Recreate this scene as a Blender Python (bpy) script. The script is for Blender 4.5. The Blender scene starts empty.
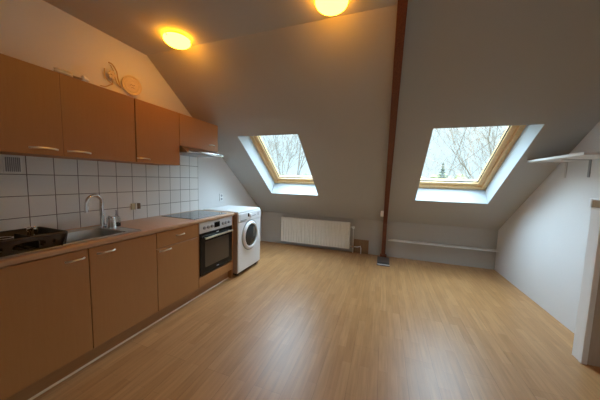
import bpy, bmesh, math, random
from mathutils import Vector, Matrix
PI = math.pi
C = bpy.context.scene.collection
# ------------------------------------------------------------------ room sizes (m)
W = 4.235          # room width (left gable wall x=0, right gable wall x=W)
YB = 4.5625        # knee wall
ZK = 0.6505        # knee wall height
TA = 0.772         # slope of the roof
ZT = 2.6553        # flat ceiling
YT = YB - (ZT - ZK) / TA
YR = -2.3          # wall behind the camera

# ------------------------------------------------------------------ materials
def newmat(name):
    m = bpy.data.materials.new(name); m.use_nodes = True
    nt = m.node_tree; b = nt.nodes['Principled BSDF']
    return m, nt, b
def simple(name, col, rough=.5, metal=0.0, spec=.5, noise=0.0, nscale=20, bump=0.0, bscale=150):
    m, nt, b = newmat(name)
    b.inputs['Base Color'].default_value = (*col, 1)
    b.inputs['Roughness'].default_value = rough
    b.inputs['Metallic'].default_value = metal
    b.inputs['Specular IOR Level'].default_value = spec
    tc = nt.nodes.new('ShaderNodeTexCoord')
    if noise:
        n = nt.nodes.new('ShaderNodeTexNoise'); n.inputs['Scale'].default_value = nscale; n.inputs['Detail'].default_value = 4
        nt.links.new(tc.outputs['Object'], n.inputs['Vector'])
        mx = nt.nodes.new('ShaderNodeMix'); mx.data_type = 'RGBA'
        mx.inputs[6].default_value = tuple(c * (1 - noise) for c in col) + (1,)
        mx.inputs[7].default_value = tuple(min(1, c * (1 + noise)) for c in col) + (1,)
        nt.links.new(n.outputs['Fac'], mx.inputs[0]); nt.links.new(mx.outputs[2], b.inputs['Base Color'])
    if bump:
        n2 = nt.nodes.new('ShaderNodeTexNoise'); n2.inputs['Scale'].default_value = bscale; n2.inputs['Detail'].default_value = 3
        nt.links.new(tc.outputs['Object'], n2.inputs['Vector'])
        bp = nt.nodes.new('ShaderNodeBump'); bp.inputs['Strength'].default_value = bump; bp.inputs['Distance'].default_value = .01
        nt.links.new(n2.outputs['Fac'], bp.inputs['Height']); nt.links.new(bp.outputs['Normal'], b.inputs['Normal'])
    return m
def wood(name, c1, c2, axis='Z', rough=.4, scale=6, stretch=12):
    """fine streaks that run along one axis"""
    m, nt, b = newmat(name)
    tc = nt.nodes.new('ShaderNodeTexCoord'); mp = nt.nodes.new('ShaderNodeMapping')
    s = {'X': (1, stretch, stretch), 'Y': (stretch, 1, stretch), 'Z': (stretch, stretch, 1)}[axis]
    mp.inputs['Scale'].default_value = s
    n = nt.nodes.new('ShaderNodeTexNoise'); n.inputs['Scale'].default_value = scale; n.inputs['Detail'].default_value = 6
    n.inputs['Roughness'].default_value = .6
    cr = nt.nodes.new('ShaderNodeValToRGB')
    cr.color_ramp.elements[0].position = .3; cr.color_ramp.elements[0].color = (*c1, 1)
    cr.color_ramp.elements[1].position = .7; cr.color_ramp.elements[1].color = (*c2, 1)
    nt.links.new(tc.outputs['Object'], mp.inputs['Vector']); nt.links.new(mp.outputs['Vector'], n.inputs['Vector'])
    nt.links.new(n.outputs['Fac'], cr.inputs['Fac']); nt.links.new(cr.outputs['Color'], b.inputs['Base Color'])
    b.inputs['Roughness'].default_value = rough
    return m
def emis(name, col, strength):
    m, nt, b = newmat(name)
    b.inputs['Base Color'].default_value = (*col, 1)
    b.inputs['Emission Color'].default_value = (*col, 1)
    b.inputs['Emission Strength'].default_value = strength
    return m

M = {}
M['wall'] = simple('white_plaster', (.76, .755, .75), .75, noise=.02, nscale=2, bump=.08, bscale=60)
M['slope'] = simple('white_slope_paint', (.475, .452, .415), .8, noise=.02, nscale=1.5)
M['trim'] = simple('white_gloss_paint', (.86, .86, .85), .35)
M['reveal'] = simple('white_reveal_board', (.50, .53, .55), .45)
M['beech'] = wood('beech_laminate', (.445, .205, .068), (.465, .218, .076), 'Z', .38, 5, 14)
M['beech_edge'] = wood('beech_carcass', (.42, .20, .075), (.46, .22, .085), 'Z', .5, 5, 14)
M['worktop'] = wood('worktop_laminate', (.50, .29, .16), (.58, .36, .21), 'Y', .3, 9, 10)
M['plinth'] = wood('plinth_laminate', (.36, .17, .065), (.40, .20, .08), 'Y', .45, 5, 14)
M['rafter'] = wood('stained_dark_wood', (.10, .022, .008), (.20, .055, .018), 'Z', .5, 8, 12)
M['pine'] = wood('varnished_pine', (.76, .46, .19), (.86, .58, .29), 'Z', .35, 6, 10)
M['box'] = wood('brown_board', (.24, .14, .07), (.30, .18, .09), 'Z', .55, 6, 10)
M['chrome'] = simple('chrome', (.75, .75, .76), .12, 1.0)
M['steel'] = simple('brushed_steel', (.55, .55, .54), .28, 1.0, bump=.02, bscale=300)
M['hoodsteel'] = simple('hood_steel', (.38, .38, .38), .3, .9)
M['handle'] = simple('satin_nickel_handle', (.92, .88, .80), .3, 1.0)
M['black'] = simple('black_plastic', (.015, .015, .016), .4)
M['side'] = simple('painted_warm_light', (.46, .32, .235), .4)  # white washer side with warm reflected light put into its colour
M['blackglass'] = simple('black_glass', (.008, .008, .009), .12, 0, .25)
M['hobglass'] = simple('ceramic_hob_glass', (.02, .022, .022), .07, 0, .9)
M['ovenglass'] = simple('oven_window_glass', (.085, .062, .045), .2, 0, .4)
M['ovenpanel'] = simple('silver_panel', (.74, .75, .78), .35, .2)
M['whiteapp'] = simple('white_enamel', (.88, .89, .90), .3)
M['greyplastic'] = simple('grey_plastic', (.35, .36, .38), .4)
M['darkglass'] = simple('drum_glass', (.045, .05, .05), .08, 0, .8)
M['rackbrown'] = simple('dark_brown_plastic', (.045, .036, .031), .30)
M['radiator'] = simple('radiator_enamel', (.86, .83, .75), .4)
M['pipe'] = simple('painted_pipe', (.74, .72, .68), .4)
M['cream'] = simple('cream_ceramic', (.80, .66, .46), .35, noise=.06, nscale=30)
M['creamplastic'] = simple('cream_socket_plastic', (.66, .56, .36), .4)
M['socketbrown'] = simple('brown_socket_plastic', (.20, .13, .07), .4)
M['wire'] = simple('pale_brown_wire', (.46, .31, .18), .5, .2)
M['baseplate'] = simple('grey_base_plate', (.15, .125, .11), .5, .3)
M['taupe'] = wood('taupe_panel', (.46, .37, .28), (.52, .42, .33), 'Z', .5, 5, 8)
M['cap'] = wood('brown_cap_wood', (.26, .16, .07), (.36, .22, .10), 'X', .5, 6, 8)
M['seal'] = simple('pale_sealing_strip', (.80, .66, .48), .4)
M['lamp'] = emis('glowing_lamp_glass', (1.0, .39, .018), 20.0)
M['brass'] = simple('brass_clip', (.65, .42, .15), .3, 1.0)
M['redmark'] = simple('red_sticker', (.6, .1, .05), .5)
M['rubber'] = simple('rubber', (.02, .02, .02), .7)
M['ltgrey'] = simple('grey_foot_plate', (.62, .60, .58), .5)

# thin window glass
m, nt, b = newmat('window_glass')
tr = nt.nodes.new('ShaderNodeBsdfTransparent'); gl = nt.nodes.new('ShaderNodeBsdfGlossy'); gl.inputs['Roughness'].default_value = .02
lw = nt.nodes.new('ShaderNodeLayerWeight'); lw.inputs['Blend'].default_value = .5
pw = nt.nodes.new('ShaderNodeMath'); pw.operation = 'POWER'; pw.inputs[1].default_value = 5
nt.links.new(lw.outputs['Facing'], pw.inputs[0])
fr = nt.nodes.new('ShaderNodeMath'); fr.operation = 'MULTIPLY_ADD'; fr.inputs[1].default_value = .7; fr.inputs[2].default_value = .04
nt.links.new(pw.outputs[0], fr.inputs[0])
mx = nt.nodes.new('ShaderNodeMixShader'); out = nt.nodes['Material Output']
tr.inputs['Color'].default_value = (.95, .98, .97, 1)
nt.links.new(fr.outputs[0], mx.inputs[0]); nt.links.new(tr.outputs[0], mx.inputs[1]); nt.links.new(gl.outputs[0], mx.inputs[2])
nt.links.new(mx.outputs[0], out.inputs['Surface']); M['glass'] = m
# clear bottle glass
m, nt, b = newmat('clear_plastic')
tr = nt.nodes.new('ShaderNodeBsdfTransparent'); gl = nt.nodes.new('ShaderNodeBsdfGlossy'); gl.inputs['Roughness'].default_value = .08
lw = nt.nodes.new('ShaderNodeLayerWeight'); lw.inputs['Blend'].default_value = .35
mx = nt.nodes.new('ShaderNodeMixShader'); out = nt.nodes['Material Output']
tr.inputs['Color'].default_value = (.92, .95, .96, 1)
nt.links.new(lw.outputs['Facing'], mx.inputs[0]); nt.links.new(tr.outputs[0], mx.inputs[1]); nt.links.new(gl.outputs[0], mx.inputs[2])
nt.links.new(mx.outputs[0], out.inputs['Surface']); M['clear'] = m

# tiles
m, nt, b = newmat('white_wall_tiles')
tc = nt.nodes.new('ShaderNodeTexCoord'); sp = nt.nodes.new('ShaderNodeSeparateXYZ'); cb = nt.nodes.new('ShaderNodeCombineXYZ')
nt.links.new(tc.outputs['Object'], sp.inputs[0])
a1 = nt.nodes.new('ShaderNodeMath'); a1.operation = 'SUBTRACT'; a1.inputs[1].default_value = .982 - .155 * 12
a2 = nt.nodes.new('ShaderNodeMath'); a2.operation = 'SUBTRACT'; a2.inputs[1].default_value = 1.036 - .1575 * 6
nt.links.new(sp.outputs['Y'], a1.inputs[0]); nt.links.new(sp.outputs['Z'], a2.inputs[0])
nt.links.new(a1.outputs[0], cb.inputs[0]); nt.links.new(a2.outputs[0], cb.inputs[1])
br = nt.nodes.new('ShaderNodeTexBrick'); br.offset = 0; br.squash = 1
br.inputs['Scale'].default_value = 1; br.inputs['Brick Width'].default_value = .155; br.inputs['Row Height'].default_value = .1575
br.inputs['Mortar Size'].default_value = .0028; br.inputs['Mortar Smooth'].default_value = .1
br.inputs['Color1'].default_value = (.83, .82, .80, 1); br.inputs['Color2'].default_value = (.87, .86, .84, 1)
br.inputs['Mortar'].default_value = (.20, .18, .165, 1)
nt.links.new(cb.outputs[0], br.inputs['Vector']); nt.links.new(br.outputs['Color'], b.inputs['Base Color'])
mr = nt.nodes.new('ShaderNodeMapRange'); mr.inputs['To Min'].default_value = .22; mr.inputs['To Max'].default_value = .8
nt.links.new(br.outputs['Fac'], mr.inputs['Value']); nt.links.new(mr.outputs[0], b.inputs['Roughness'])
nz = nt.nodes.new('ShaderNodeTexNoise'); nz.inputs['Scale'].default_value = 9
nt.links.new(tc.outputs['Object'], nz.inputs['Vector'])
bp = nt.nodes.new('ShaderNodeBump'); bp.inputs['Strength'].default_value = .10; bp.inputs['Distance'].default_value = .02
nt.links.new(nz.outputs['Fac'], bp.inputs['Height'])
bp2 = nt.nodes.new('ShaderNodeBump'); bp2.invert = True; bp2.inputs['Strength'].default_value = .5; bp2.inputs['Distance'].default_value = .003
nt.links.new(br.outputs['Fac'], bp2.inputs['Height']); nt.links.new(bp.outputs[0], bp2.inputs['Normal']); nt.links.new(bp2.outputs[0], b.inputs['Normal'])
M['tiles'] = m

# laminate floor: three-strip beech boards running towards the knee wall
m, nt, b = newmat('beech_strip_floor')
tc = nt.nodes.new('ShaderNodeTexCoord'); mp = nt.nodes.new('ShaderNodeMapping'); mp.inputs['Rotation'].default_value = (0, 0, PI / 2)
nt.links.new(tc.outputs['Object'], mp.inputs['Vector'])
def brick(w, h, off, c1, c2, mort, ms, freq=2):
    br = nt.nodes.new('ShaderNodeTexBrick'); br.offset = off; br.offset_frequency = freq
    br.inputs['Scale'].default_value = 1; br.inputs['Brick Width'].default_value = w; br.inputs['Row Height'].default_value = h
    br.inputs['Mortar Size'].default_value = ms; br.inputs['Mortar Smooth'].default_value = .1
    br.inputs['Color1'].default_value = (*c1, 1); br.inputs['Color2'].default_value = (*c2, 1); br.inputs['Mortar'].default_value = (*mort, 1)
    nt.links.new(mp.outputs[0], br.inputs['Vector']); return br
b1 = brick(.43, .0645, .37, (.45, .225, .082), (.53, .285, .12), (.33, .16, .07), .0006, 2)
b2 = brick(1.29, .1935, .5, (1, 1, 1), (.93, .93, .93), (.66, .60, .54), .0009, 2)
mul = nt.nodes.new('ShaderNodeMix'); mul.data_type = 'RGBA'; mul.blend_type = 'MULTIPLY'; mul.inputs[0].default_value = 1
nt.links.new(b1.outputs['Color'], mul.inputs[6]); nt.links.new(b2.outputs['Color'], mul.inputs[7])
mp2 = nt.nodes.new('ShaderNodeMapping'); mp2.inputs['Scale'].default_value = (30, 2.2, 1)
nt.links.new(tc.outputs['Object'], mp2.inputs['Vector'])
ng = nt.nodes.new('ShaderNodeTexNoise'); ng.inputs['Scale'].default_value = 1.5; ng.inputs['Detail'].default_value = 6
nt.links.new(mp2.outputs[0], ng.inputs['Vector'])
crg = nt.nodes.new('ShaderNodeValToRGB'); crg.color_ramp.elements[0].position = .3; crg.color_ramp.elements[1].position = .72
crg.color_ramp.elements[0].color = (.82, .80, .78, 1); crg.color_ramp.elements[1].color = (1.08, 1.08, 1.08, 1)
nt.links.new(ng.outputs['Fac'], crg.inputs['Fac'])
mul2 = nt.nodes.new('ShaderNodeMix'); mul2.data_type = 'RGBA'; mul2.blend_type = 'MULTIPLY'; mul2.inputs[0].default_value = 1
nt.links.new(mul.outputs[2], mul2.inputs[6]); nt.links.new(crg.outputs['Color'], mul2.inputs[7])
nt.links.new(mul2.outputs[2], b.inputs['Base Color'])
b.inputs['Roughness'].default_value = .37; b.inputs['Specular IOR Level'].default_value = .5
M['floor'] = m

# ------------------------------------------------------------------ mesh helpers
def box(bm, x0, x1, y0, y1, z0, z1, bev=0, seg=2):
    t = bmesh.new()
    bmesh.ops.create_cube(t, size=1)
    for v in t.verts:
        v.co = Vector((x0 + (v.co.x + .5) * (x1 - x0), y0 + (v.co.y + .5) * (y1 - y0), z0 + (v.co.z + .5) * (z1 - z0)))
    if bev: bmesh.ops.bevel(t, geom=t.edges[:], offset=bev, segments=seg, affect='EDGES', profile=.5)
    join(bm, t)
def join(bm, t, mat=None):
    if mat is not None: t.transform(mat)
    me = bpy.data.meshes.new('tmp'); t.to_mesh(me); t.free(); bm.from_mesh(me); bpy.data.meshes.remove(me)
def tube(bm, pts, r, n=8, caps=True):
    """tube along points; r a number or a list of radii"""
    pts = [Vector(p) for p in pts]; k = len(pts)
    rs = r if isinstance(r, (list, tuple)) else [r] * k
    rings = []; prev = None
    for i, p in enumerate(pts):
        d = (pts[min(i + 1, k - 1)] - pts[max(i - 1, 0)]).normalized()
        if prev is None:
            a = d.orthogonal().normalized()
        else:
            a = (prev - d * prev.dot(d)).normalized()
        prev = a; c = d.cross(a)
        rings.append([bm.verts.new(p + (a * math.cos(2 * PI * j / n) + c * math.sin(2 * PI * j / n)) * rs[i]) for j in range(n)])
    for i in range(k - 1):
        for j in range(n):
            bm.faces.new((rings[i][j], rings[i][(j + 1) % n], rings[i + 1][(j + 1) % n], rings[i + 1][j]))
    if caps:
        bm.faces.new(rings[0][::-1]); bm.faces.new(rings[-1])
def lathe(bm, prof, n=32, mat=None, caps=True):
    """profile of (radius, height) about Z"""
    t = bmesh.new(); rings = []
    for r, z in prof:
        rings.append([t.verts.new((max(r, 1e-5) * math.cos(2 * PI * j / n), max(r, 1e-5) * math.sin(2 * PI * j / n), z)) for j in range(n)])
    for i in range(len(prof) - 1):
        for j in range(n):
            t.faces.new((rings[i][j], rings[i][(j + 1) % n], rings[i + 1][(j + 1) % n], rings[i + 1][j]))
    if caps:
        t.faces.new(rings[0][::-1]); t.faces.new(rings[-1])
    join(bm, t, mat)
def prism(bm, poly, axis, a0, a1, bev=0):
    """2-D outline pushed along an axis; for axis X the outline is (y,z), Y: (x,z), Z: (x,y)"""
    f = {'X': lambda p, a: (a, p[0], p[1]), 'Y': lambda p, a: (p[0], a, p[1]), 'Z': lambda p, a: (p[0], p[1], a)}[axis]
    t = bmesh.new()
    A = [t.verts.new(f(p, a0)) for p in poly]; B = [t.verts.new(f(p, a1)) for p in poly]
    n = len(poly)
    for i in range(n): t.faces.new((A[i], A[(i + 1) % n], B[(i + 1) % n], B[i]))
    t.faces.new(A[::-1]); t.faces.new(B)
    bmesh.ops.recalc_face_normals(t, faces=t.faces[:])
    if bev: bmesh.ops.bevel(t, geom=t.edges[:], offset=bev, segments=2, affect='EDGES', profile=.5)
    join(bm, t)
RX = Matrix.Rotation(PI / 2, 4, 'Y')      # lathe axis Z -> +X
def obj(name, bm, mat, parent=None, smooth=False, label=None, recalc=True):
    if recalc: bmesh.ops.recalc_face_normals(bm, faces=bm.faces[:])
    me = bpy.data.meshes.new(name); bm.to_mesh(me); bm.free()
    me.materials.append(mat)
    if smooth:
        for p in me.polygons: p.use_smooth = True
        try: me.set_sharp_from_angle(angle=math.radians(40))
        except Exception: pass
    o = bpy.data.objects.new(name, me); C.objects.link(o)
    if parent is not None:
        o.parent = parent
        base = parent
        while base.parent is not None: base = base.parent
        if parent.type == 'EMPTY' and 'world' not in parent.keys():
            me.transform(Matrix.Translation(-Vector(parent.location)))
        elif base is not parent and base.type == 'EMPTY':
            me.transform(Matrix.Translation(-Vector(base.location)))
    if label: o['label'] = label
    return o
def thing(name, label, cat, loc, group=None):
    o = bpy.data.objects.new(name, None); C.objects.link(o); o.location = loc; o.empty_display_size = .05
    o['label'] = label; o['category'] = cat
    if group: o['group'] = group
    return o
def tag(o, label, cat, group=None):
    o['label'] = label; o['category'] = cat
    if group: o['group'] = group
    return o
def struct(name, bm, mat, smooth=False, parent=None):
    o = obj(name, bm, mat, parent, smooth)
    if parent is None: o['kind'] = 'structure'
    return o
def B(): return bmesh.new()

# ------------------------------------------------------------------ room shell
T = .25
bm = B(); box(bm, -T, W + T, YR - T, YB + T, -.2, 0); struct('floor', bm, M['floor'])
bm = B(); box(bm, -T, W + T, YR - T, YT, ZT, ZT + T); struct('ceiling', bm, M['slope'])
prof = [(YR - T, 0), (YB + .02, 0), (YB + .02, ZK), (YT + .1, ZT + .12), (YR - T, ZT + .12)]
bm = B(); prism(bm, prof, 'X', -T, 0); struct('wall_left', bm, M['wall'])
bm = B(); prism(bm, prof, 'X', W, W + T); struct('wall_right', bm, M['wall'])
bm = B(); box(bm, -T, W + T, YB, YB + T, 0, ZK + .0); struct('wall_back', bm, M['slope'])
# wall behind the camera, with an opening added to let in fill light
wx0, wx1, wz0, wz1 = 2.6, 3.8, .95, 2.1
bm = B()
box(bm, -T, wx0, YR - T, YR, 0, ZT); box(bm, wx1, W + T, YR - T, YR, 0, ZT)
box(bm, wx0, wx1, YR - T, YR, 0, wz0); box(bm, wx0, wx1, YR - T, YR, wz1, ZT)
struct('wall_front', bm, M['wall'])

# sloping ceiling with two openings.  slope frame: s runs up the slope, n points outwards
L = math.hypot(1, TA)
def SP(x, y, o=0.0):                     # point over plan position y on the slope, pushed outwards by o
    z = ZK + (YB - y) * TA
    return Vector((x, y + o * TA / L, z + o / L))
OX = [(.517, 1.420), (2.940, 3.867)]
Y0, Y1 = 3.985, 2.888                    # lower and upper edge of both openings
DEP = .25
xs = [-T, OX[0][0], OX[0][1], OX[1][0], OX[1][1], W + T]
ys = [YB + .25, Y0, Y1, YT - .0]
XO = {1.420: 1.490, 2.940: 2.865}       # the linings widen outwards on these sides
bm = B()
def cell(i, j): return not ((i in (1, 3)) and j == 1)
for i in range(5):
    for j in range(3):
        if not cell(i, j): continue
        q = [(xs[i], ys[j]), (xs[i + 1], ys[j]), (xs[i + 1], ys[j + 1]), (xs[i], ys[j + 1])]
        bm.faces.new([bm.verts.new(SP(x, y)) for x, y in q])
        bm.faces.new([bm.verts.new(SP(XO.get(x, x), y, DEP)) for x, y in q][::-1])
# outer rim
bm.faces.new([bm.verts.new(v) for v in (SP(xs[0], ys[3]), SP(xs[5], ys[3]), SP(xs[5], ys[3], DEP), SP(xs[0], ys[3], DEP))])
bm.faces.new([bm.verts.new(v) for v in (SP(xs[0], ys[0]), SP(xs[5], ys[0]), SP(xs[5], ys[0], DEP), SP(xs[0], ys[0], DEP))])
bmesh.ops.remove_doubles(bm, verts=bm.verts[:], dist=1e-5)
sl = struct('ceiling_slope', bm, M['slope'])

def slope_box(bm, x0, x1, ya, yb, o0, o1, bev=.003):
    """box lying in the slope: x range, distance range measured along the slope via plan y, outward range"""
    t = bmesh.new(); bmesh.ops.create_cube(t, size=1)
    for v in t.verts:
        x = x0 if v.co.x < 0 else x1; y = ya if v.co.y < 0 else yb; o = o0 if v.co.z < 0 else o1
        v.co = SP(x, y, o)
    if bev: bmesh.ops.bevel(t, geom=t.edges[:], offset=bev, segments=1, affect='EDGES', profile=.5)
    join(bm, t)
for k, (xa_, xb_) in enumerate(OX):
    xa, xb = XO.get(xa_, xa_), XO.get(xb_, xb_)
    w = .055                                # fixed frame
    bm = B(); oa, ob = .235, .32
    th = .02
    bm = B()
    slope_box(bm, xa, xa + w, Y0, Y1, oa, ob); slope_box(bm, xb - w, xb, Y0, Y1, oa, ob)
    slope_box(bm, xa + w, xb - w, Y0, Y0 - w / L, oa, ob); slope_box(bm, xa + w, xb - w, Y1 + w / L, Y1, oa, ob)
    win = struct('window_%d' % (k + 1), bm, M['pine'])
    # lining boards of the opening
    bm = B(); l = .004
    def board(P, Q, shift):
        v = [bm.verts.new(p) for p in P] + [bm.verts.new(q + s_) for q, s_ in zip(P, shift)]
        for f in ((0, 1, 2, 3), (7, 6, 5, 4), (0, 4, 5, 1), (1, 5, 6, 2), (2, 6, 7, 3), (3, 7, 4, 0)): bm.faces.new([v[i] for i in f])
    ex = Vector((l, 0, 0)); ey = (SP(0, 1) - SP(0, 2)).normalized() * l
    board((SP(xa_, Y0), SP(xa_, Y1), SP(xa, Y1, oa), SP(xa, Y0, oa)), 0, [ex] * 4)
    board((SP(xb_, Y0), SP(xb_, Y1), SP(xb, Y1, oa), SP(xb, Y0, oa)), 0, [-ex] * 4)
    board((SP(xa_, Y0), SP(xb_, Y0), SP(xb, Y0, oa), SP(xa, Y0, oa)), 0, [ey] * 4)
    board((SP(xa_, Y1), SP(xb_, Y1), SP(xb, Y1, oa), SP(xa, Y1, oa)), 0, [-ey] * 4)
    struct('window_reveal', bm, M['reveal'], parent=win)
    # moving sash
    xi, xj = xa + w - .004, xb - w + .004; yi, yj = Y0 - w / L, Y1 + w / L; s = .062
    bm = B(); o1, o2 = .262, .335
    slope_box(bm, xi, xi + s, yi, yj, o1, o2); slope_box(bm, xj - s, xj, yi, yj, o1, o2)
    slope_box(bm, xi + s, xj - s, yi, yi - s / L, o1, o2); slope_box(bm, xi + s, xj - s, yj + s / L, yj, o1, o2)
    sash = struct('window_sash', bm, M['pine'], parent=win)
    bm = B(); q = .008
    a, b_, c, d = xi + s, xj - s, yi - s / L, yj + s / L; o1, o2 = .285, .30
    slope_box(bm, a, a + q, c, d, o1, o2, 0); slope_box(bm, b_ - q, b_, c, d, o1, o2, 0)
    slope_box(bm, a, b_, c, c - q, o1, o2, 0); slope_box(bm, a, b_, d + q, d, o1, o2, 0)
    struct('glazing_seal', bm, M['rubber'], parent=sash)
    bm = B(); slope_box(bm, a, b_, c, d, .291, .295, 0)
    struct('window_pane', bm, M['glass'], parent=sash)
# unseen window added behind the camera to brighten the room
bm = B(); w = .06
box(bm, wx0, wx0 + w, YR - .12, YR - .05, wz0, wz1, .004); box(bm, wx1 - w, wx1, YR - .12, YR - .05, wz0, wz1, .004)
box(bm, wx0 + w, wx1 - w, YR - .12, YR - .05, wz0, wz0 + w, .004); box(bm, wx0 + w, wx1 - w, YR - .12, YR - .05, wz1 - w, wz1, .004)
box(bm, (wx0 + wx1) / 2 - .04, (wx0 + wx1) / 2 + .04, YR - .12, YR - .05, wz0 + w, wz1 - w, .004)
w3 = struct('window_3', bm, M['trim'])
bm = B(); box(bm, wx0 + w, wx1 - w, YR - .09, YR - .085, wz0 + w, wz1 - w); struct('window_pane', bm, M['glass'], parent=w3)  # pane of the added, unseen fill window

# ledge on the right-hand half of the knee wall
bm = B(); box(bm, 2.60, W, YB - .12, YB, .318, .332, .003); struct('trim_1', bm, M['trim'])
# wall tiles
bm = B()
box(bm, 0, .007, -.05, 2.695, .895, 1.52); box(bm, 0, .007, 2.05, 2.695, 1.52, 1.72)
struct('trim_2', bm, M['tiles'])

# ------------------------------------------------------------------ rafter with foot
t = thing('roof_rafter', 'dark red-brown stained timber beam running down the slope to the floor between the skylights', 'beam', (2.54, YB - .02, 0))
bm = B()
x0, x1 = 2.505, 2.573; e = .055
# slanted part just under the slope, then upright leg in front of the knee wall
yk = YB - .055; 
poly = [(YT - .0, ZT - .001), (YB - .001, ZK - .0), (YB - .001, .012), (YB - .058, .012), (YB - .058, ZK - .02), (YT - .03, ZT - .05 + .0), (YT - .07, ZT - .001)]
prism(bm, poly, 'X', x0, x1, .003)
obj('beam', bm, M['rafter'], t)
bm = B(); box(bm, x0 - .022, x1 + .022, YB - .085, YB - .001, .0015, .04, .004); obj('foot_shoe', bm, M['rafter'], t)
bm = B()
box(bm, x0 - .052, x0, 4.222, 4.268, .775, .872, .006)
sw = obj('light_switch', bm, M['whiteapp'], None); 
tag(sw, 'small white switch box mounted on the left side of the dark beam', 'switch')
bm = B(); box(bm, x0 - .052 + .012, x0 - .012, 4.2185, 4.2225, .80, .85, .002); obj('rocker', bm, M['trim'], sw)

t = thing('floor_plate', 'flat grey floor plate with dark slot in front of the beam foot', 'plate', (2.54, 4.2, 0))
bm = B(); box(bm, 2.44, 2.64, 4.0, 4.46, 0.0005, .012, .003); obj('plate', bm, M['baseplate'], t)
bm = B(); box(bm, 2.452, 2.628, 4.075, 4.145, .0115, .0145, .001); obj('slot', bm, M['black'], t)
bm = B(); box(bm, 2.45, 2.64, 4.012, 4.055, .0115, .014, .001); obj('front_strip', bm, M['ltgrey'], t, label='pale front strip')

# ------------------------------------------------------------------ base cabinets
def bow_handle(parent, along, cx, cy, cz, half, out=.028):
    """bow handle on a face looking towards +X, along Y"""
    bm = B(); pts = []
    for i in range(13):
        u = -1 + 2 * i / 12
        pts.append((cx + out * (1 - u ** 4) if abs(u) < 1 else cx, cy + half * u, cz + .004 * (1 - u * u)))
    rs = [.0075 if abs(-1 + 2 * i / 12) > .85 else .0062 for i in range(13)]
    tube(bm, pts, rs, 8)
    return obj('handle', bm, M['handle'], parent, True)
XD0, XD1 = .575, .595
def carcass(t, x1, y0, y1, z0, z1, mat='beech_edge', th=.016, top=False, xb=.012):
    bm = B()
    box(bm, xb, x1, y0, y0 + th, z0, z1); box(bm, xb, x1, y1 - th, y1, z0, z1)
    box(bm, xb, x1, y0 + th, y1 - th, z0, z0 + th); box(bm, xb, xb + .008, y0 + th, y1 - th, z0 + th, z1)
    if top: box(bm, xb + .008, x1, y0 + th, y1 - th, z1 - th, z1)
    else: box(bm, x1 - .08, x1, y0 + th, y1 - th, z1 - th, z1)
    return obj('carcass', bm, M[mat], t)
def panel(t, name, x0, x1, y0, y1, z0, z1, mat='beech'):
    bm = B(); box(bm, x0, x1, y0, y1, z0, z1, .0015, 1); return obj(name, bm, M[mat], t)
g = .002
CT = .862
t = thing('base_cabinet', 'beech laminate sink base cabinet with two doors under the sink', 'cabinet', (.29, 1.025, 0))
carcass(t, XD0, .512, 1.538, .125, CT - .001)
d = panel(t, 'door', XD0 + .001, XD1, .512 + g, 1.022 - g, .127, CT - .006); bow_handle(d, 'Y', XD1, .945, .802, .05)
d = panel(t, 'door', XD0 + .001, XD1, 1.022 + g, 1.538 - g, .127, CT - .006); bow_handle(d, 'Y', XD1, 1.132, .806, .058)
t = thing('base_cabinet', 'beech laminate single door base cabinet at near end of the worktop', 'cabinet', (.29, .25, 0))
carcass(t, XD0, .0, .510, .125, CT - .001)
d = panel(t, 'door', XD0 + .001, XD1, g, .510 - g, .127, CT - .006); bow_handle(d, 'Y', XD1, .42, .802, .055)
t = thing('base_cabinet', 'beech laminate base cabinet with one drawer above a door, left of the oven', 'cabinet', (.29, 1.8, 0))
carcass(t, XD0, 1.540, 2.046, .125, CT - .001)
d = panel(t, 'drawer', XD0 + .001, XD1, 1.540 + g, 2.046 - g, .712, CT - .006); bow_handle(d, 'Y', XD1, 1.80, .792, .048)
d = panel(t, 'door', XD0 + .001, XD1, 1.540 + g, 2.046 - g, .127, .706); bow_handle(d, 'Y', XD1, 1.628, .682, .062)
t = thing('oven_cabinet', 'beech laminate housing cabinet around the built-in oven', 'cabinet', (.29, 2.35, 0))
bm = B()
box(bm, .012, XD1 - .002, 2.048, 2.058, .125, CT - .001); box(bm, .012, XD1 - .002, 2.650, 2.684, .0005, CT - .001)
box(bm, .012, XD0, 2.058, 2.650, .125, .141); box(bm, .012, XD0 - .02, 2.058, 2.650, .225, .24)
obj('carcass', bm, M['beech_edge'], t)
panel(t, 'bottom_panel', XD0 + .001, XD1, 2.050, 2.648, .127, .238)

t = thing('plinth', 'brown laminate kick board along the floor under the base cabinets', 'plinth', (.54, 1.35, 0))
bm = B(); box(bm, .522, .540, .0, 2.648, .0, .124); obj('board', bm, M['plinth'], t)
bm = B(); prism(bm, [(.5405, .0005), (.552, .0005), (.5485, .0045), (.5405, .011)], 'Y', .0, 2.700); obj('sealing_strip', bm, M['seal'], t, label='pale sealing strip along the floor')

# ------------------------------------------------------------------ worktop with a cut-out for the bowl
BY0, BY1, BX0, BX1 = .93, 1.335, .165, .515     # bowl opening
bm = B()
r = .014; xf = .612
fp = [(.012, CT), (xf - r * .6, CT), (xf, CT + r * .6), (xf, .9 - r)] + [(xf - r + r * math.cos(a), .9 - r + r * math.sin(a)) for a in (PI / 8, PI / 4, 3 * PI / 8, PI / 2)] + [(.012, .9)]
def fr_profile(x0):
    return [(x0, CT)] + fp[1:-1] + [(x0, .9)]
prism(bm, fr_profile(.012), 'Y', -.01, BY0 - .005)
prism(bm, fr_profile(.012), 'Y', BY1 + .005, 2.69)
prism(bm, fr_profile(BX1 + .005), 'Y', BY0 - .005, BY1 + .005)
box(bm, .012, BX0 - .005, BY0 - .005, BY1 + .005, CT, .9)
wt = obj('worktop', bm, M['worktop'], None)
tag(wt, 'long beech effect laminate worktop with rounded front edge over the base cabinets', 'worktop')

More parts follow.
